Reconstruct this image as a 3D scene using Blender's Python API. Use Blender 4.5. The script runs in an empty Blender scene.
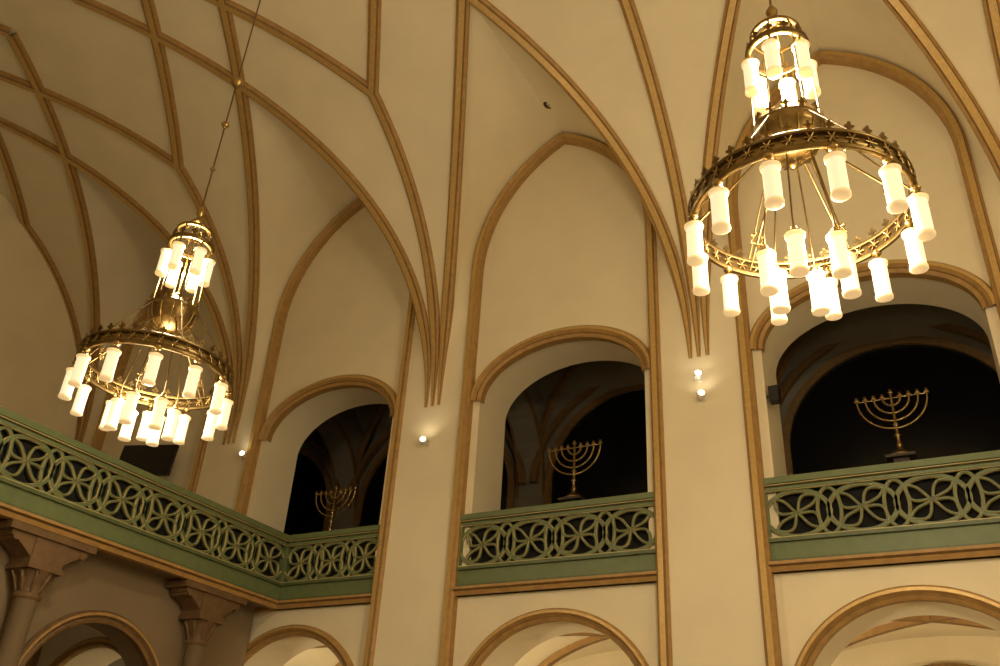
import bpy, math, random
from mathutils import Vector, Matrix
random.seed(3)
S=bpy.context.scene
pi=math.pi
# ------------------------------------------------------------ materials
def mat(name,col,rough=.6,metal=0,noise=0,nscale=3,col2=None,emit=None,es=0,bump=0,bscale=40):
    m=bpy.data.materials.new(name); m.use_nodes=True
    nt=m.node_tree; b=nt.nodes['Principled BSDF']
    b.inputs['Roughness'].default_value=rough; b.inputs['Metallic'].default_value=metal
    b.inputs['Base Color'].default_value=(*col,1)
    tc=nt.nodes.new('ShaderNodeTexCoord')
    if noise or col2:
        n=nt.nodes.new('ShaderNodeTexNoise'); n.inputs['Scale'].default_value=nscale; n.inputs['Detail'].default_value=6
        nt.links.new(tc.outputs['Object'],n.inputs['Vector'])
        r=nt.nodes.new('ShaderNodeValToRGB')
        c2=col2 if col2 else tuple(c*(1-noise) for c in col)
        r.color_ramp.elements[0].position=.3; r.color_ramp.elements[1].position=.7
        r.color_ramp.elements[0].color=(*c2,1); r.color_ramp.elements[1].color=(*col,1)
        nt.links.new(n.outputs['Fac'],r.inputs['Fac']); nt.links.new(r.outputs['Color'],b.inputs['Base Color'])
    if bump:
        n2=nt.nodes.new('ShaderNodeTexNoise'); n2.inputs['Scale'].default_value=bscale; n2.inputs['Detail'].default_value=4
        nt.links.new(tc.outputs['Object'],n2.inputs['Vector'])
        bp=nt.nodes.new('ShaderNodeBump'); bp.inputs['Strength'].default_value=bump; bp.inputs['Distance'].default_value=.02
        nt.links.new(n2.outputs['Fac'],bp.inputs['Height']); nt.links.new(bp.outputs['Normal'],b.inputs['Normal'])
    if emit:
        b.inputs['Emission Color'].default_value=(*emit,1); b.inputs['Emission Strength'].default_value=es
    return m
PLASTER=mat('cream_plaster',(.85,.76,.54),.85,noise=.08,nscale=1.2,bump=.2,bscale=25)
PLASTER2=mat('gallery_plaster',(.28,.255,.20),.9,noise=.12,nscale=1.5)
PLASTER3=mat('shade_darkened_plaster',(.24,.18,.105),.85,noise=.12,nscale=1.5)  # plaster darkened to tan: shade below the west gallery put into the colour
STONE=mat('brown_stone',(.46,.27,.085),.55,noise=.25,nscale=9,bump=.3,bscale=60)
STONE_D=mat('brown_stone_groove',(.27,.155,.05),.6,noise=.3,nscale=9)
STONE_C=mat('corbel_stone',(.18,.105,.045),.6,noise=.3,nscale=9)
GILT=mat('gilded_line',(.62,.41,.14),.40,metal=.25,noise=.2,nscale=20)
GREEN=mat('green_paint',(.110,.145,.062),.5,noise=.25,nscale=8)
GREEN_L=mat('green_paint_light',(.150,.195,.085),.5,noise=.15,nscale=8)
CREAMG=mat('gold_edge_paint',(.52,.44,.20),.45,noise=.15,nscale=15)
BLACK=mat('dark_void_paint',(.008,.007,.006),.9,noise=.3)
GLASSB=mat('night_window_glass',(.006,.006,.007),.25,noise=.2)
BRASS=mat('brass',(.52,.37,.15),.30,metal=1,noise=.25,nscale=14)
BRASSD=mat('aged_brass',(.30,.21,.085),.36,metal=1,noise=.35,nscale=14)
BULB=mat('spot_lens',(1,.95,.85),.4,noise=.02,emit=(1,.88,.65),es=5)
LAMPR=mat('lamp_collar_glass',(.85,.72,.45),.4,noise=.03,emit=(1,.66,.30),es=.6)
LAMP=mat('frosted_lamp_glass',(.85,.74,.52),.5,noise=.03,emit=(1,.82,.50),es=.85)
WHITE=mat('white_enamel',(.75,.72,.66),.4,noise=.05)
BLK=mat('black_plastic',(.015,.015,.017),.35,noise=.2)
FLOOR=mat('stone_floor',(.30,.22,.14),.5,noise=.3,nscale=2)
WOOD=mat('dark_wood',(.05,.03,.018),.6,noise=.4,nscale=6)
WIRE=mat('dark_grille',(.03,.025,.02),.6,noise=.3)
# ------------------------------------------------------------ mesh builder
class MB:
    def __init__(s): s.v=[];s.f=[];s.m=[];s.mats=[];s.sm=[]
    def mi(s,m):
        if m not in s.mats: s.mats.append(m)
        return s.mats.index(m)
    def face(s,pts,m,smooth=False):
        i=len(s.v); s.v+= [tuple(p) for p in pts]; s.f.append(tuple(range(i,i+len(pts)))); s.m.append(s.mi(m)); s.sm.append(smooth)
    def grid(s,rows,m,smooth=True,closed=False,segm=None):
        i0=len(s.v);n=len(rows[0])
        for r in rows: s.v+=[tuple(p) for p in r]
        for a in range(len(rows)-1):
            for b in range(n if closed else n-1):
                c=(b+1)%n
                s.f.append((i0+a*n+b,i0+a*n+c,i0+(a+1)*n+c,i0+(a+1)*n+b))
                s.m.append(s.mi(segm[b] if segm else m)); s.sm.append(smooth)
    def box(s,a,b,m):
        x0,y0,z0=a;x1,y1,z1=b
        P=[(x0,y0,z0),(x1,y0,z0),(x1,y1,z0),(x0,y1,z0),(x0,y0,z1),(x1,y0,z1),(x1,y1,z1),(x0,y1,z1)]
        for q in [(0,3,2,1),(4,5,6,7),(0,1,5,4),(1,2,6,5),(2,3,7,6),(3,0,4,7)]: s.face([P[k] for k in q],m)
    def lathe(s,prof,c,m,seg=20,smooth=True,segm=None):
        rows=[]
        for r,z in prof: rows.append([(c[0]+r*math.cos(2*pi*k/seg),c[1]+r*math.sin(2*pi*k/seg),c[2]+z) for k in range(seg)])
        i0=len(s.v)
        for r in rows: s.v+=r
        for a in range(len(rows)-1):
            for b in range(seg):
                d=(b+1)%seg
                s.f.append((i0+a*seg+b,i0+a*seg+d,i0+(a+1)*seg+d,i0+(a+1)*seg+b)); s.m.append(s.mi(segm[a] if segm else m)); s.sm.append(smooth)
    def tube(s,pts,r,m,seg=6):
        pts=[Vector(p) for p in pts]
        rows=[];n=len(pts)
        ref=None
        for k,p in enumerate(pts):
            t=(pts[min(k+1,n-1)]-pts[max(k-1,0)]).normalized()
            if ref is None: ref=Vector((0,0,1)) if abs(t.z)<.9 else Vector((1,0,0))
            a=t.cross(ref).normalized(); b=a.cross(t).normalized(); ref=b
            rr=r[k] if isinstance(r,(list,tuple)) else r
            rows.append([p+a*rr*math.cos(2*pi*j/seg)+b*rr*math.sin(2*pi*j/seg) for j in range(seg)])
        s.grid(rows,m,True,True)
        s.face(rows[0],m); s.face(rows[-1][::-1],m)
    def sweep(s,pts,nrm,prof,segm,scale=None,closed=False):
        pts=[Vector(p) for p in pts];n=len(pts);rows=[]
        for k,p in enumerate(pts):
            if closed: t=pts[(k+1)%n]-pts[k-1]
            else: t=pts[min(k+1,n-1)]-pts[max(k-1,0)]
            t.normalize(); N=Vector(nrm[k] if isinstance(nrm,list) else nrm)
            N=(N-t*N.dot(t)).normalized(); a=t.cross(N).normalized()
            f=scale[k] if scale else 1
            rows.append([p+a*u*f+N*w*f for u,w in prof])
        if closed: rows.append(rows[0])
        s.grid(rows,None,False,False,segm)
    def obj(s,name,parent=None,loc=None,rot=None):
        me=bpy.data.meshes.new(name); me.from_pydata(s.v,[],s.f)
        for m in s.mats: me.materials.append(m)
        me.polygons.foreach_set('material_index',s.m); me.polygons.foreach_set('use_smooth',s.sm); me.update()
        o=bpy.data.objects.new(name,me); S.collection.objects.link(o)
        if parent: o.parent=parent
        if loc: o.location=loc
        if rot: o.rotation_euler=rot
        return o
def empty(name,loc=(0,0,0),rot=(0,0,0)):
    e=bpy.data.objects.new(name,None); S.collection.objects.link(e); e.location=loc; e.rotation_euler=rot; e.empty_display_size=.2; return e
def light(name,kind,loc,e,col=(1,.81,.54),size=.15,parent=None,rot=None,spot=None,blend=.6):
    l=bpy.data.lights.new(name,kind); l.energy=e; l.color=col
    l.shadow_soft_size=size
    if kind=='SPOT': l.spot_size=spot; l.spot_blend=blend
    o=bpy.data.objects.new(name,l); S.collection.objects.link(o); o.location=loc
    if rot: o.rotation_euler=rot
    if parent: o.parent=parent
    return o
# ------------------------------------------------------------ architecture constants (metres, eye level = 0, floor = -1.6)
YW=12.0; P=4.9; BC=[-5.81+P*i for i in range(-2,3)]; PIL=[BC[0]-P/2+P*i for i in range(6)]
XW=PIL[0]; XE=PIL[-1]; FL=-1.6
W=6.5; NE=2.2; Z0=6.7; HH=5.8; DB=3.9; DT=2.94; YS=YW-2*W
def Zd(d):
    d=min(max(d,0),2*W)
    if d>W: d=2*W-d
    return Z0+HH*max(0,1-(1-d/W)**NE)**(1/NE)
def Nd(d):
    e=.01; a=max(d-e,0); b=min(d+e,2*W)
    return Vector((0,-(Zd(b)-Zd(a)),-(b-a))).normalized()
def thetas(n,d0=0,d1=W):
    t=[W*(1-math.cos((pi/2)*k/n)**(2/NE)) for k in range(n+1)]
    t=[d for d in t if d0+1e-3<d<d1-1e-3]
    return [d0]+t+[d1]
AH=1.83; AZ=9.4; AR=2.84; AC=(AR*AR-AH*AH)/(2*AH); ARAD=AH+AC
def archx(z):
    if z<=AZ: return AH
    return max(0,math.sqrt(max(ARAD**2-(z-AZ)**2,0))-AC)
def archz(x):
    return AZ+math.sqrt(max(ARAD**2-(abs(x)+AC)**2,0))
ZA=AZ+AR
# ------------------------------------------------------------ vault
vb=MB()
def mir(p): return (p[0],2*(YW-W)-p[1],p[2])
def addgrid(rows):
    vb.grid(rows,PLASTER); vb.grid([[mir(p) for p in r] for r in rows][::-1],PLASTER)
w0=.15
ZB=Zd(DB)
for bc in BC:
    ds=thetas(60,0,DB)
    for sg in (-1,1):
        rows=[]
        for d in ds:
            z=Zd(d); f=(z-Z0)/(ZB-Z0); za=Z0+(ZA-Z0)*f; xa=archx(za) if f<.9999 else 0
            xr=(P/2-w0)*(1-d/DB)
            A=Vector((bc+sg*xa,YW,za)); R=Vector((bc+sg*xr,YW-d,z))
            rows.append([A.lerp(R,k/10) for k in range(11)])
        addgrid(rows)
for px in PIL:
    rows=[]
    for d in thetas(60,0,DB):
        w=w0+(P/2-w0)*d/DB
        l=-w if px>XW+.1 else 0; r=w if px<XE-.1 else 0
        rows.append([(px+l+(r-l)*k/6,YW-d,Zd(d)) for k in range(7)])
    addgrid(rows)
rows=[[(XW+(XE-XW)*k/20,YW-d,Zd(d)) for k in range(21)] for d in thetas(60,DB,W)]
addgrid(rows)
vault=vb.obj('ceiling')
# ------------------------------------------------------------ ribs
RP=[(-.11,-.03),(-.11,.05),(-.07,.07),(-.05,.11),(.05,.11),(.07,.07),(.11,.05),(.11,-.03)]
RM=[STONE,STONE,STONE_D,GILT,STONE_D,STONE,STONE]
rb=MB()
def rib(x0,d0,x1,d1,taper=False):
    ds=thetas(70,d0,min(d1,W))
    pts=[];nr=[]
    for d in ds:
        f=(d-d0)/(d1-d0); x=x0+(x1-x0)*f
        pts.append(Vector((x,YW-d,Zd(d)))); nr.append(Nd(d))
    keep=[i for i,p in enumerate(pts) if XW-.01<=p.x<=XE+.01]
    if len(keep)<2: return
    pts=[pts[i] for i in keep]; nr=[nr[i] for i in keep]
    sc=None
    if taper: sc=[min(1,.25+.75*max(0,(p.z-Z0))/1.8) for p in pts]
    rb.sweep(pts,nr,RP,RM,sc)
    rb.sweep([mir(p) for p in pts],[Vector((n.x,-n.y,n.z)) for n in nr],RP,RM,sc)
for px in PIL:
    rib(px,0,px,DT,True)
    for sg in(-1,1):
        x0=px+sg*w0*.9; sl=(P/2-w0*.9)/DB
        rib(x0,0,x0+sg*sl*W,W,True)
        rib(px,DT,px+sg*P/2,W)
rb.obj('trim_vault_ribs')
TP=[(-.09,-.16),(-.09,.03),(-.06,.06),(-.04,.10),(.04,.10),(.06,.06),(.09,.03),(.09,-.16)]
TM=[STONE,STONE,STONE_D,GILT,STONE,STONE,STONE]
tb=MB()
def wallarch(bc,y,ny,zlow):
    h=AH-.085; pts=[(bc-h,y,zlow),(bc-h,y,2),(bc-h,y,5)]
    R=ARAD-.085; n=24
    a1=math.acos(AC/R)
    L=[(bc-(R*math.cos(a1*k/n)-AC),y,AZ+R*math.sin(a1*k/n)) for k in range(n+1)]
    left=pts+L; right=[(2*bc-p[0],p[1],p[2]) for p in left][::-1]
    tb.sweep(left,(0,ny,0),TP,TM); tb.sweep(right,(0,ny,0),TP,TM)
for bc in BC:
    wallarch(bc,YW,-1,FL); wallarch(bc,YS,1,FL)
GA,GB,GZ=1.52,.94,6.67
LA,LB,LZ=1.5,1.40,1.48
GP=[(-.03,-.1),(-.03,.04),(.02,.075),(.06,.05),(.10,.10),(.15,.10),(.19,.05),(.19,-.1)]
GM=[STONE,STONE,STONE_D,STONE,GILT,STONE,STONE]
def ell(a,b,zc,n=40,a0=0,a1=pi): return [(a*math.cos(a0+(a1-a0)*k/n),zc+b*math.sin(a0+(a1-a0)*k/n)) for k in range(n+1)]
YP=12.1
for i,bc in enumerate(BC):
    pts=[(bc-x,YP,z) for x,z in ell(GA,GB,GZ)]
    if i>0: tb.sweep([Vector(p) for p in pts],(0,-1,0),[(-u,w) for u,w in GP],GM)
    pts=[(bc-x,YP,z) for x,z in ell(LA,LB,LZ)]
    tb.sweep([Vector(p) for p in pts],(0,-1,0),[(-u*.8,w*.8) for u,w in GP],GM)
    tb.box((bc-1.72,YP-.08,3.30),(bc+1.72,YP+.02,3.36),STONE)
tb.obj('trim_wall_arches')
# ------------------------------------------------------------ arcade wall
wb=MB(); YB=13.05
def galz(x): return GZ+GB*math.sqrt(max(0,1-(x/GA)**2))
def lowz(x): return LZ+LB*math.sqrt(max(0,1-(x/LA)**2))
for px in PIL:
    hw=P/2-AH
    a=px-hw if px>XW+.1 else px; b=px+hw if px<XE-.1 else px
    wb.face([(a,YW,FL),(b,YW,FL),(b,YW,Z0),(a,YW,Z0)],PLASTER)
    for x in(a,b): wb.face([(x,YW,FL),(x,YP,FL),(x,YP,AZ),(x,YW,AZ)],PLASTER)
xs=[-AH,-1.65,-1.52]+[-1.52*math.cos(pi*k/44) for k in range(1,44)]+[1.52,1.65,AH]
def strip(bc,y,x0,x1,f0,f1,m):
    wb.face([(bc+x0,y,f0(x0)),(bc+x1,y,f0(x1)),(bc+x1,y,f1(x1)),(bc+x0,y,f1(x0))],m)
for ib,bc in enumerate(BC):
    for i in range(len(xs)-1):
        x0,x1=xs[i],xs[i+1]
        if abs(x0+x1)/2>1.52:
            strip(bc,YP,x0,x1,lambda x:FL,archz,PLASTER)
            strip(bc,YB,x0,x1,lambda x:FL,lambda x:9.6,PLASTER)
        else:
            lo=(lambda x:3.5) if ib==0 else galz      # west end bay: solid wall above the gallery
            for y,top in((YP,archz),(YB,lambda x:9.6)):
                strip(bc,y,x0,x1,lo,top,PLASTER); strip(bc,y,x0,x1,lowz,lambda x:3.6,PLASTER)
            for f in ((lowz,) if ib==0 else (galz,lowz)):
                wb.face([(bc+x0,YP,f(x0)),(bc+x1,YP,f(x1)),(bc+x1,YB,f(x1)),(bc+x0,YB,f(x0))],PLASTER,True)
    for sg in(-1,1):
        wb.face([(bc+sg*1.52,YP,FL),(bc+sg*1.52,YB,FL),(bc+sg*1.52,YB,LZ),(bc+sg*1.52,YP,LZ)],PLASTER)
        wb.face([(bc+sg*1.52,YP,3.6),(bc+sg*1.52,YB,3.6),(bc+sg*1.52,YB,GZ),(bc+sg*1.52,YP,GZ)],PLASTER)
for px in PIL:
    wb.face([(px-.65,YB,FL),(px+.65,YB,FL),(px+.65,YB,9.6),(px-.65,YB,9.6)],PLASTER)
wb.obj('wall_north')
def endwall(name,x):
    b=MB(); prof=[(YW-d,Zd(d)) for d in thetas(60,0,W)]; prof+=[(2*(YW-W)-y,z) for y,z in prof[::-1]][1:]
    for i in range(len(prof)-1):
        (y0,z0),(y1,z1)=prof[i],prof[i+1]
        b.face([(x,y0,FL),(x,y1,FL),(x,y1,z1),(x,y0,z0)],PLASTER)
    b.face([(x,YW,FL),(x,16,FL),(x,16,9.6),(x,YW,9.6)],PLASTER2)
    return b.obj(name)
endwall('wall_west',XW); endwall('wall_east',XE)
b=MB(); b.face([(XW,YS,FL),(XE,YS,FL),(XE,YS,ZA-.02),(XW,YS,ZA-.02)],PLASTER); b.obj('wall_south')
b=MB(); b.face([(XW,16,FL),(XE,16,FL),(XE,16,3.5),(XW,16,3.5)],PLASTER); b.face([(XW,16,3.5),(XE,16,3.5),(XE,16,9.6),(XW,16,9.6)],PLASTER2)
for bc in BC:
    for zc,a,h,zb,m in ((6.6,2.0,1.85,4.4,GLASSB),(1.2,1.5,1.5,-.4,PLASTER)):
        pr=[(bc+x,15.96,z) for x,z in ell(a,h,zc,32)]
        b.face([(bc+a,15.96,zb)]+pr+[(bc-a,15.96,zb)],m)
        path=[Vector((bc-a,15.95,zb))]+[Vector((2*bc-p[0],15.95,p[2])) for p in pr]+[Vector((bc+a,15.95,zb))]
        b.sweep(path,(0,-1,0),[(.06,0),(.06,.08),(-.08,.08),(-.08,0)],[STONE_D,STONE_D,STONE_D])
b.obj('wall_aisle_north')
b=MB(); b.face([(XW,YS,FL),(XE,YS,FL),(XE,16,FL),(XW,16,FL)],FLOOR); b.obj('floor')
b=MB()
b.box((XW,YP+.1,3.34),(XE,16,3.6),PLASTER)
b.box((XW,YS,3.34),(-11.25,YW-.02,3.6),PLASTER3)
b.obj('gallery_floor')
# upper aisle vault over the gallery: transverse arches at each pier plus crossing ribs
b=MB()
rows=[[(XW+(XE-XW)*k/4,YB+(16-YB)*j/16,8.35+.95*math.sin(pi*j/16)) for k in range(5)] for j in range(17)]
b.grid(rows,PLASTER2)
for bc in BC:
    for sx in(-1,1):
        pts=[Vector((bc+sx*(-P/2+P*j/24),YB+(16-YB)*j/24,7.1+2.15*math.sin(pi*j/24)**.6)) for j in range(25)]
        b.sweep(pts,(0,0,-1),[(-.08,0),(-.05,.1),(.05,.1),(.08,0)],[STONE_D,STONE_D,STONE_D])
    pts=[Vector((bc-x,15.9,z)) for x,z in ell(2.3,2.15,6.6,32)]
    b.sweep(pts,(0,-1,0),[(.06,0),(.06,.12),(-.06,.12),(-.06,0)],[STONE_D,STONE_D,STONE_D])
for px in PIL:
    n=20
    for j in range(n):
        u0=-1+2*j/n; u1=-1+2*(j+1)/n
        f=lambda u:6.3+2.0*math.sqrt(max(0,1-u*u))
        y=lambda u:YB+(16-YB)*(u+1)/2
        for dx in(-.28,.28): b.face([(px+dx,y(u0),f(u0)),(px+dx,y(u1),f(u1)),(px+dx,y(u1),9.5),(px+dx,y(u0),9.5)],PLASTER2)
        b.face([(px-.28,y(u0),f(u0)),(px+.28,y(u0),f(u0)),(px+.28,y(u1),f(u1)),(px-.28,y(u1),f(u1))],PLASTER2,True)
    for dx,nx in((-.28,-1),(.28,1)):
        pts=[Vector((px+dx,YB+(16-YB)*j/20,6.36+2.0*math.sqrt(max(0,1-(2*j/20-1)**2)))) for j in range(21)]
        b.sweep(pts,(nx,0,0),[(-.05,0),(-.05,.04),(.05,.04),(.05,0)],[STONE_D,STONE_D,STONE_D])
b.obj('ceiling_aisle')
b=MB()
def zl(x,y):
    u=abs(x)/(P/2); v=abs(y-14.52)/1.48
    return 2.35+.85*max(math.sqrt(max(0,1-u*u)),math.sqrt(max(0,1-v*v)))
for bc in BC:
    rows=[[(bc-P/2+P*k/24,YB+(16-YB)*j/16,zl(-P/2+P*k/24,YB+(16-YB)*j/16)) for k in range(25)] for j in range(17)]
    b.grid(rows,PLASTER)
    for sx in(-1,1):
        pts=[Vector((bc+sx*(-P/2+P*j/24),YB+(16-YB)*j/24,2.34+.85*math.sqrt(max(0,1-(2*j/24-1)**2)))) for j in range(25)]
        b.sweep(pts,(0,0,-1),[(-.07,-.03),(-.05,.08),(.05,.08),(.07,-.03)],[STONE,STONE_D,STONE])
b.obj('ceiling_lower_aisle')
# ------------------------------------------------------------ balustrades
def balustrade(L,name,loc,rot):
    e=empty(name,loc,rot); z0,z1=3.76,4.42; zc=(z0+z1)/2; h=(z1-z0)/2
    fr=MB()
    fr.box((0,-.02,3.42),(L,.10,z0),GREEN_L); fr.box((0,-.07,3.70),(L,0,3.75),GREEN); fr.box((0,-.05,3.42),(L,0,3.47),GREEN)
    fr.box((0,-.02,z1),(L,.12,4.60),GREEN); fr.box((0,-.06,4.42),(L,.1,4.46),GREEN_L); fr.box((0,-.09,4.51),(L,.14,4.60),GREEN_L)
    fr.box((0,-.085,4.485),(L,0,4.497),CREAMG); fr.box((0,-.045,z0-.005),(L,0,z0+.010),CREAMG); fr.box((0,-.045,z1-.010),(L,0,z1+.005),CREAMG)
    for x in(0,L-.05): fr.box((x,-.03,z0),(x+.05,.10,z1),GREEN_L)
    fr.obj('rail_and_fascia',e)
    mo=MB(); mo.sweep([Vector((0,0,3.36)),Vector((L,0,3.36))],(0,-1,0),[(-.06,-.05),(-.06,.14),(-.02,.14),(.0,.09),(.06,.06),(.06,-.05)],[STONE,STONE,STONE_D,STONE,STONE]); mo.obj('stone_moulding',e)
    bk=MB(); bk.box((0,.12,z0),(L,.13,z1),BLACK); bk.obj('dark_void_sheet',e)  # black sheet painted in for the dark void behind the openings
    t=MB()
    def bar(pts,w=.024,closed=False,dy=0,g=.010):
        pr=[(-w-g,-.03),(-w-g,.012),(-w,.040),(w,.040),(w+g,.012),(w+g,-.03)]
        t.sweep([Vector((max(0,min(L,x)),.03+dy,max(z0,min(z1,z)))) for x,z in pts],(0,-1,0),pr,[GREEN,CREAMG,GREEN_L,CREAMG,GREEN],None,closed)
    n=max(1,round(L/.82)); U=L/n
    for k in range(n):
        c=U*(k+.5)
        # main ring; neighbours touch and are bridged by half-step vesicas
        bar([(c+(U*.5+.01)*math.cos(2*pi*j/36),zc+(h-.012)*math.sin(2*pi*j/36)) for j in range(36)],.022,True,0,.011)
        # four broad curved petals meeting in a knot at the centre (diagonal, all turning the same way)
        for q in range(4):
            sx=(1,-1,-1,1)[q]; sz=(1,1,-1,-1)[q]
            D=Vector((sx*U*.335,sz*h*.66)); N=Vector((-D.y,D.x)).normalized()
            pts=[]
            for j in range(22):
                f=j/22; u=.5-.5*math.cos(2*pi*f); sgn=1 if f<.5 else -1
                off=sgn*.085*math.sin(pi*u**1.25)**.9+.045*math.sin(pi*u)
                p=D*(.04+.96*u)+N*off
                pts.append((c+p.x,zc+p.y))
            bar(pts,.010,True,-.008,.009)
    for k in range(n+1):
        c=U*k
        if 0<k<n: bar([(c+.15*math.cos(2*pi*j/28),zc+(h-.012)*math.sin(2*pi*j/28)) for j in range(28)],.014,True,-.004,.010)
    t.obj('tracery',e)
    return e
for i,bc in enumerate(BC):
    x0,x1=bc-1.68,bc+1.68
    if i==0: continue
    if i==1: x0=-11.15
    balustrade(x1-x0,'gallery_balustrade',(x0,YW+.06,0),(0,0,0))
balustrade(YW-YS-.02+.08,'gallery_balustrade',(-11.15,YS+.01,0),(0,0,pi/2))
# ------------------------------------------------------------ west gallery substructure
b=MB(); tw=MB(); XA=-11.6; cs=[10.6-1.55-3.1*k for k in range(4)]
edges=[YW]
for c in cs: edges+= [c+1.22*math.cos(pi*k/32) for k in range(33)]
edges.append(YS)
for i in range(len(edges)-1):
    y0,y1=edges[i],edges[i+1]
    if y0<=y1+1e-6: continue
    inside=any(abs((y0+y1)/2-c)<1.22 for c in cs)
    def zz(y):
        if not inside: return FL
        c=min(cs,key=lambda c:abs((y0+y1)/2-c)); return 1.25+1.22*math.sqrt(max(0,1-((y-c)/1.22)**2))
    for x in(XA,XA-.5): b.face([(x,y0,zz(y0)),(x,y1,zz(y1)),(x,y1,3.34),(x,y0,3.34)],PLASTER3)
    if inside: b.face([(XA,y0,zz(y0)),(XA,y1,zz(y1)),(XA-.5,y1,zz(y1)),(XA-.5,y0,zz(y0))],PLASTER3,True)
for c in cs:
    for s_ in(-1,1): b.face([(XA,c+s_*1.22,FL),(XA-.5,c+s_*1.22,FL),(XA-.5,c+s_*1.22,1.25),(XA,c+s_*1.22,1.25)],PLASTER3)
    pts=[Vector((XA,c-1.22,FL))]+[Vector((XA,c-y,z)) for y,z in ell(1.22,1.22,1.25,30)]+[Vector((XA,c+1.22,FL))]
    tw.sweep(pts,(1,0,0),[(-u*.8,w*.8) for u,w in GP][::1],[STONE_C,STONE_D,STONE_C,STONE_C,STONE,STONE_C,STONE_C])
b.obj('wall_gallery_west'); tw.obj('trim_gallery_west_arches')
for k in range(4):
    y=10.6-3.1*k; c=MB(); X=XA+.26
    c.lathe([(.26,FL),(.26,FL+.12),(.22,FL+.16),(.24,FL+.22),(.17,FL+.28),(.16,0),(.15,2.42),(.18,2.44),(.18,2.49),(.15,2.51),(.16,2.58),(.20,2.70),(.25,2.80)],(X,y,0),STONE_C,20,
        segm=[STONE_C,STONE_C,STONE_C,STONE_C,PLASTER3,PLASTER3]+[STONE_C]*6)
    for j in range(8):
        a=2*pi*j/8+pi/8
        c.tube([(X+.15*math.cos(a),y+.15*math.sin(a),2.52),(X+.20*math.cos(a),y+.20*math.sin(a),2.66),(X+.265*math.cos(a),y+.265*math.sin(a),2.77),(X+.25*math.cos(a),y+.25*math.sin(a),2.72)],[.02,.028,.025,.014],STONE_C,6)
    c.box((X-.24,y-.27,2.79),(X+.24,y+.27,2.86),STONE_C)
    c.box((X-.24,y-.25,2.86),(X+.20,y+.25,2.95),STONE_C)
    for s_ in(-1,1):
        pr=[(.22,2.90),(.30,2.97),(.40,3.04),(.50,3.10),(.60,3.14),(.60,3.20),(.22,3.20)]
        for dx in(-.18,.18): c.face([(X+dx,y+s_*u,z) for u,z in pr],STONE_C)
        for q in range(len(pr)):
            (u0,z0_),(u1,z1_)=pr[q],pr[(q+1)%len(pr)]
            c.face([(X-.18,y+s_*u0,z0_),(X+.18,y+s_*u0,z0_),(X+.18,y+s_*u1,z1_),(X-.18,y+s_*u1,z1_)],STONE_C)
        c.tube([(X-.19,y+s_*.52,3.13),(X+.19,y+s_*.52,3.13)],.05,STONE_C,10)
    c.box((X-.22,y-.24,2.95),(X+.20,y+.24,3.20),STONE_C)
    c.box((X-.24,y-.68,3.20),(X+.24,y+.68,3.30),STONE_C)
    c.obj('gallery_column')
# ------------------------------------------------------------ chandeliers
def lampglass(mb,x,y,z):
    h=.155
    mb.lathe([(.0,-h-.012),(.045,-h-.012),(.063,-h-.006),(.063,-h+.014),(.057,-h+.018),(.057,-.05),(.057,.05),(.057,h-.03),(.068,h-.024),(.070,h-.004),(.052,h+.006),(.05,h+.02),(.02,h+.028)],(x,y,z),LAMP,18,
      segm=[LAMPR,LAMPR,LAMPR,LAMPR,LAMP,LAMP,LAMP,LAMPR,LAMPR,LAMPR,BRASS,BRASS])
def cross(mb,c,ang,s,m,up=1):
    u=Vector((-math.sin(ang),math.cos(ang),0)); r=Vector((math.cos(ang),math.sin(ang),0))*.006; z=Vector((0,0,up)); c=Vector(c)
    for (a,bb,zz0,zz1) in((-.2,.2,0,1.5),(-.62,.62,.62,1.0)):
        q=[c+u*a*s+z*zz0*s,c+u*bb*s+z*zz0*s,c+u*bb*s+z*zz1*s,c+u*a*s+z*zz1*s]
        mb.face([p+r for p in q],m); mb.face([p-r for p in q][::-1],m)
def band(mb,R,za,zb_,m,rim=.012,seg=64):
    mb.lathe([(R-.012,za),(R+.012,za),(R+.012+rim,za+.012),(R+.012,za+.026),(R+.012,zb_-.026),(R+.012+rim,zb_-.012),(R+.012,zb_),(R-.012,zb_),(R-.012-rim,zb_-.012),(R-.012,zb_-.026),(R-.012,za+.026),(R-.012-rim,za+.012),(R-.012,za)],(0,0,0),m,seg)
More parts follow.
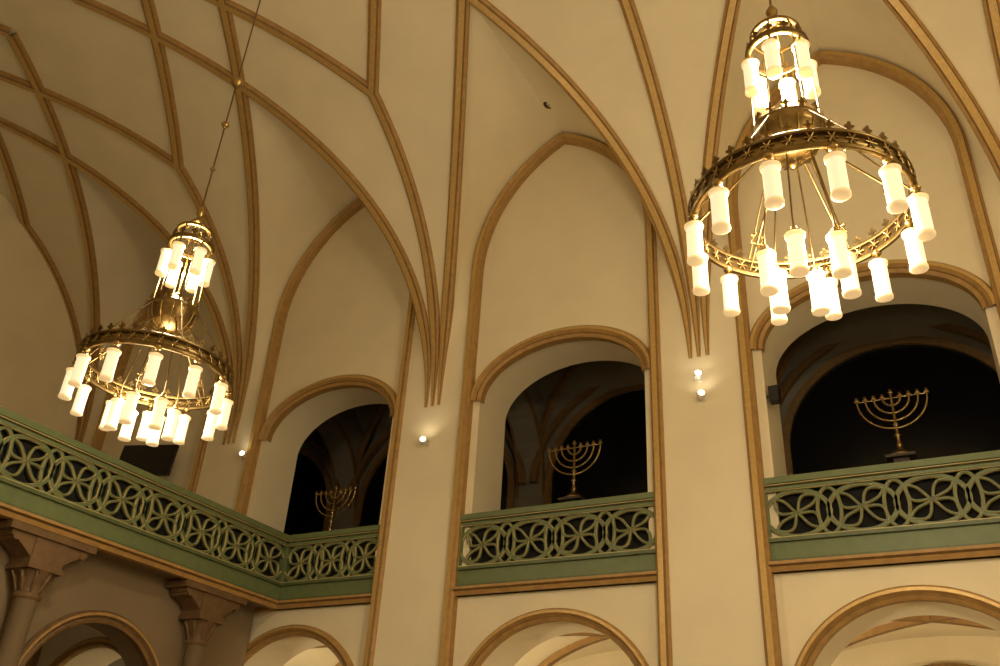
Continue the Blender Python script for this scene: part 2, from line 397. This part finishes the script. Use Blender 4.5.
def chandelier(x,y,rotz,en):
    top=Zd(YW-y)
    e=empty('chandelier',(x,y,0),(0,0,rotz))
    m=MB(); R1=.775
    band(m,R1,4.04,4.075,BRASSD,.010,72); band(m,R1,4.17,4.20,BRASSD,.010,72)
    m.lathe([(R1-.004,4.06),(R1+.004,4.06),(R1+.004,4.18),(R1-.004,4.18),(R1-.004,4.06)],(0,0,0),BRASSD,72)
    for k in range(36):
        a=2*pi*k/36
        for RR in(R1-.012,R1+.012):
            c=Vector((RR*math.cos(a),RR*math.sin(a),4.123)); u=Vector((-math.sin(a),math.cos(a),0)); z=Vector((0,0,1))
            for q in range(3):
                t_=pi*q/3; d=(u*math.cos(t_)+z*math.sin(t_))*.045
                m.tube([c-d,c+d],.007,BRASS,4)
        cross(m,(R1*math.cos(a),R1*math.sin(a),4.195),a,.055,BRASSD)
    for k in range(12):
        a=2*pi*k/12; m.lathe([(0,-.03),(.03,-.02),(.04,0),(.03,.02),(0,.03)],(R1*math.cos(a),R1*math.sin(a),4.04),BRASS,10)
    m.obj('crown_ring',e)
    m=MB()
    m.lathe([(.0,4.52),(.03,4.53),(.045,4.56),(.03,4.60),(.10,4.62),(.18,4.67),(.225,4.74),(.245,4.82),(.25,4.86),(.275,4.87),(.275,4.90),(.235,4.92),(.17,4.95),(.10,4.99),(.06,5.05),(.035,5.10)],(0,0,0),BRASSD,32)
    for k in range(14):
        a=2*pi*k/14; cross(m,(.265*math.cos(a),.265*math.sin(a),4.90),a,.06,BRASSD)
    for k in range(12):
        a=2*pi*k/12; m.tube([(.245*math.cos(a)*f,.245*math.sin(a)*f,z) for f,z in((.42,4.62),(.75,4.665),(.94,4.74),(1.01,4.82),(1.03,4.87))],.008,BRASS,5)
    m.obj('hub_bowl',e)
    m=MB()
    band(m,.235,5.72,5.78,BRASSD,.01,36)
    for k in range(12):
        a=2*pi*k/12; cross(m,(.235*math.cos(a),.235*math.sin(a),5.78),a,.055,BRASSD)
    for k in range(8):
        a=2*pi*k/8
        m.tube([(r*math.cos(a),r*math.sin(a),z) for r,z in((.235,5.76),(.225,5.86),(.18,5.97),(.10,6.05),(.03,6.10))],.009,BRASSD,5)
    band(m,.19,5.93,5.965,BRASSD,.006,30)
    m.lathe([(.0,6.06),(.05,6.08),(.06,6.11),(.03,6.14),(.02,6.18),(.045,6.21),(.05,6.24),(.03,6.28),(.015,6.32),(.0,6.33)],(0,0,0),BRASS,16)
    m.obj('upper_crown',e)
    m=MB()
    m.tube([(0,0,5.05),(0,0,top)],.010,BRASSD,6)
    for zz,r in((7.62,.045),(8.35,.075),(6.9,.03)):
        m.lathe([(0,zz-r*1.2),(r*.5,zz-r),(r,zz-.3*r),(r*1.15,zz),(r,zz+.3*r),(r*.5,zz+r),(0,zz+r*1.2)],(0,0,0),BRASS,14)
    m.lathe([(0,top-.35),(.05,top-.33),(.09,top-.2),(.20,top-.06),(.22,top+.05)],(0,0,0),BRASS,20)
    for k in range(6):
        a=2*pi*k/6+pi/12; ca,sa=math.cos(a),math.sin(a)
        m.tube([(.23*ca,.23*sa,5.73),(.25*ca,.25*sa,4.92)],.006,BRASSD,5)
        m.tube([(.25*ca,.25*sa,4.90),(R1*ca,R1*sa,4.17)],.008,BRASSD,5)
        m.tube([(.20*ca,.20*sa,4.70),((R1-.01)*ca,(R1-.01)*sa,4.08)],.010,BRASSD,5)
        c=Vector((.60*ca,.60*sa,4.27)); u=Vector((-sa,ca,0)); zv=Vector((0,0,1))
        for ph in(0,pi):
            tri=[c+(u*math.sin(ph+2*pi*q/3)+zv*math.cos(ph+2*pi*q/3))*.075 for q in range(3)]
            for q in range(3): m.tube([tri[q],tri[(q+1)%3]],.009,BRASS,4)
    for k in range(6):
        a=2*pi*(k+.5)/6; ca,sa=math.cos(a),math.sin(a)
        m.tube([(.16*ca,.16*sa,4.66),(.28*ca,.28*sa,3.90),(.28*ca,.28*sa,3.74)],.007,BRASSD,5)
    m.obj('rods',e)
    m=MB(); st=MB()
    for k in range(12):
        a=2*pi*k/12; px_,py_=R1*math.cos(a),R1*math.sin(a)
        lampglass(m,px_,py_,3.80); st.tube([(px_,py_,3.96),(px_,py_,4.07)],.012,BRASS,6)
    for k in range(6):
        a=2*pi*(k+.5)/6; px_,py_=.28*math.cos(a),.28*math.sin(a)
        lampglass(m,px_,py_,3.57); st.lathe([(0,.05),(.02,.03),(.025,0),(.012,-.03)],(px_,py_,3.76),BRASS,8)
        px_,py_=.235*math.cos(a),.235*math.sin(a)
        lampglass(m,px_,py_,5.46); st.tube([(px_,py_,5.62),(px_,py_,5.73)],.012,BRASS,6)
    m.obj('glass_lamps',e); st.obj('lamp_stems',e)
    light('bulb_glow_low','POINT',(0,0,3.80),280*en,size=.35,parent=e)
    light('bulb_glow_high','POINT',(0,0,5.40),560*en,size=.15,parent=e)
    return e
chandelier(-.73,5.5,math.radians(-3),1.15); chandelier(-7.40,5.55,math.radians(20),.56)
# ------------------------------------------------------------ menorahs
def menorah(x,y,z,rz=0):
    e=empty('menorah',(x,y,z),(0,0,rz)); m=MB()
    m.lathe([(0,0),(.17,0),(.17,.03),(.13,.05),(.10,.09),(.045,.12),(.03,.17),(.045,.19),(.03,.21),(.022,.30),(.05,.33),(.022,.36),(.02,.46),(.045,.49),(.02,.52),(.018,.96)],(0,0,0),BRASSD,18)
    for k in range(4): 
        r=.115*(k+1); zc=.90; pts=[(r*math.cos(a),0,zc+r*math.sin(a)) for a in [-pi+pi*j/24 for j in range(25)]]
        m.tube(pts,.012,BRASS,6)
        for a in(-pi*.88,-pi*.75,-pi*.62,-pi*.5,-pi*.38,-pi*.25,-pi*.12):
            m.lathe([(0,-.022),(.02,-.01),(.022,.01),(0,.022)],(r*math.cos(a),0,zc+r*math.sin(a)),BRASSD,8)
    m.tube([(-.47,0,.90),(.47,0,.90)],.008,BRASS,6)
    for k in range(-4,5):
        m.lathe([(.012,0),(.035,.02),(.038,.035),(.02,.045),(.022,.08),(.0,.085)],(.115*k,0,.89+(.06 if k==0 else 0)),BRASS,10)
    m.obj('candelabrum',e)
    s=MB(); s.box((-.10,-.10,3.6-z),(.10,.10,-.04),WOOD); s.box((-.19,-.19,-.04),(.19,.19,0),WOOD); s.box((-.25,-.22,3.6-z),(.25,.22,3.68-z),WOOD); s.obj('wooden_stand',e)
menorah(-.78,12.45,4.84); menorah(-5.66,12.45,4.80); menorah(-10.55,12.45,4.62)
# ------------------------------------------------------------ small fixtures
def spotlight(x,z,y=YW,en=4):
    e=empty('wall_spotlight',(x,y,z)); m=MB()
    m.box((-.035,-.02,-.05),(.035,0,.05),WHITE); m.tube([(0,-.01,0),(0,-.10,0)],.012,WHITE,6); m.obj('bracket',e)
    h=MB(); h.lathe([(0,-.07),(.04,-.07),(.055,-.04),(.06,.06),(.05,.06)],(0,0,0),WHITE,14); h.lathe([(0,.058),(.054,.058)],(0,0,0),BULB,14)
    h.obj('lamp_head',e,(0,-.14,0),(math.radians(78),0,math.radians(25)))
    light('beam','SPOT',(0,-.24,.06),en,col=(1,.85,.6),size=.06,parent=e,rot=(math.radians(180-25),0,0),spot=math.radians(130),blend=1)
spotlight(-8.28,5.98); spotlight(-3.36,6.32,en=2.5); spotlight(-3.33,5.98,en=4); spotlight(-12.55,6.33)
e=empty('loudspeaker',(-2.30,12.16,5.92)); m=MB(); m.box((-.08,-.11,-.12),(.06,.05,.12),BLK); m.lathe([(0,0),(.045,0),(.05,.01)],(0,0,0),WIRE,12); m.obj('speaker_box',e)
m=MB(); m.tube([(-.08,.0,0),(-.13,.0,0)],.015,BLK); m.obj('bracket',e)
e=empty('television',(-15.0,11.6,6.45),(math.radians(-8),0,math.radians(18))); m=MB(); m.box((-.62,-.03,-.36),(.62,.03,.36),BLK); m.box((-.59,-.036,-.33),(.59,-.03,.33),GLASSB); m.obj('screen',e)
m=MB(); m.tube([(0,.03,0),(0,.48,.05)],.03,BLK); m.obj('wall_arm',e)
e=empty('ceiling_vent',(-5.67,11.09,12.20)); m=MB()
m.lathe([(.10,.02),(.12,-.02),(.10,-.05),(.07,-.05),(.06,-.03)],(0,0,0),WOOD,20); m.lathe([(0,-.03),(.065,-.03)],(0,0,0),BLACK,20)
m.lathe([(0,-.06),(.03,-.05),(.03,-.03)],(0,0,0),BRASSD,12); m.obj('vent_ring',e)
for px in PIL[1:5]:
    e=empty('aisle_fill_lamp',(px,YB,1.5)); m=MB(); m.lathe([(0,-.12),(.07,-.10),(.10,-.02),(.09,.08),(.02,.11)],(0,.13,0),LAMP,16); m.box((-.04,0,-.05),(.04,.05,.05),BRASS); m.obj('glass_bowl',e)  # unseen lamps added behind the arcade wall to light the aisle vault
    light('aisle_fill','POINT',(0,.5,.1),70,size=.1,parent=e)
for y in(9,4): light('under_gallery_fill','POINT',(-14.5,y,2.0),8,size=.1)  # fill lights added to warm the dark space, no fixtures
light('nave_fill_rear','POINT',(4.5,4.0,5.0),260,size=.5)  # unseen fill light for the nave, no fixture
# ------------------------------------------------------------ world, camera
w=bpy.data.worlds.new('World'); S.world=w; w.use_nodes=True
w.node_tree.nodes['Background'].inputs[0].default_value=(.05,.04,.03,1); w.node_tree.nodes['Background'].inputs[1].default_value=.3
S.view_settings.view_transform='Standard'
cam=bpy.data.cameras.new('camera'); co=bpy.data.objects.new('camera',cam); S.collection.objects.link(co); S.camera=co
cam.sensor_width=36; cam.lens=888.1146/1000*36; cam.clip_start=.05
p_,y_,r_=.5196,.5254,.0647
fwd=Vector((-math.sin(y_)*math.cos(p_),math.cos(y_)*math.cos(p_),math.sin(p_))); R0=Vector((math.cos(y_),math.sin(y_),0)); U0=R0.cross(fwd)
Rr=R0*math.cos(r_)+U0*math.sin(r_); Uu=-R0*math.sin(r_)+U0*math.cos(r_)
M=Matrix((Rr,Uu,-fwd)).transposed().to_4x4(); co.matrix_world=M
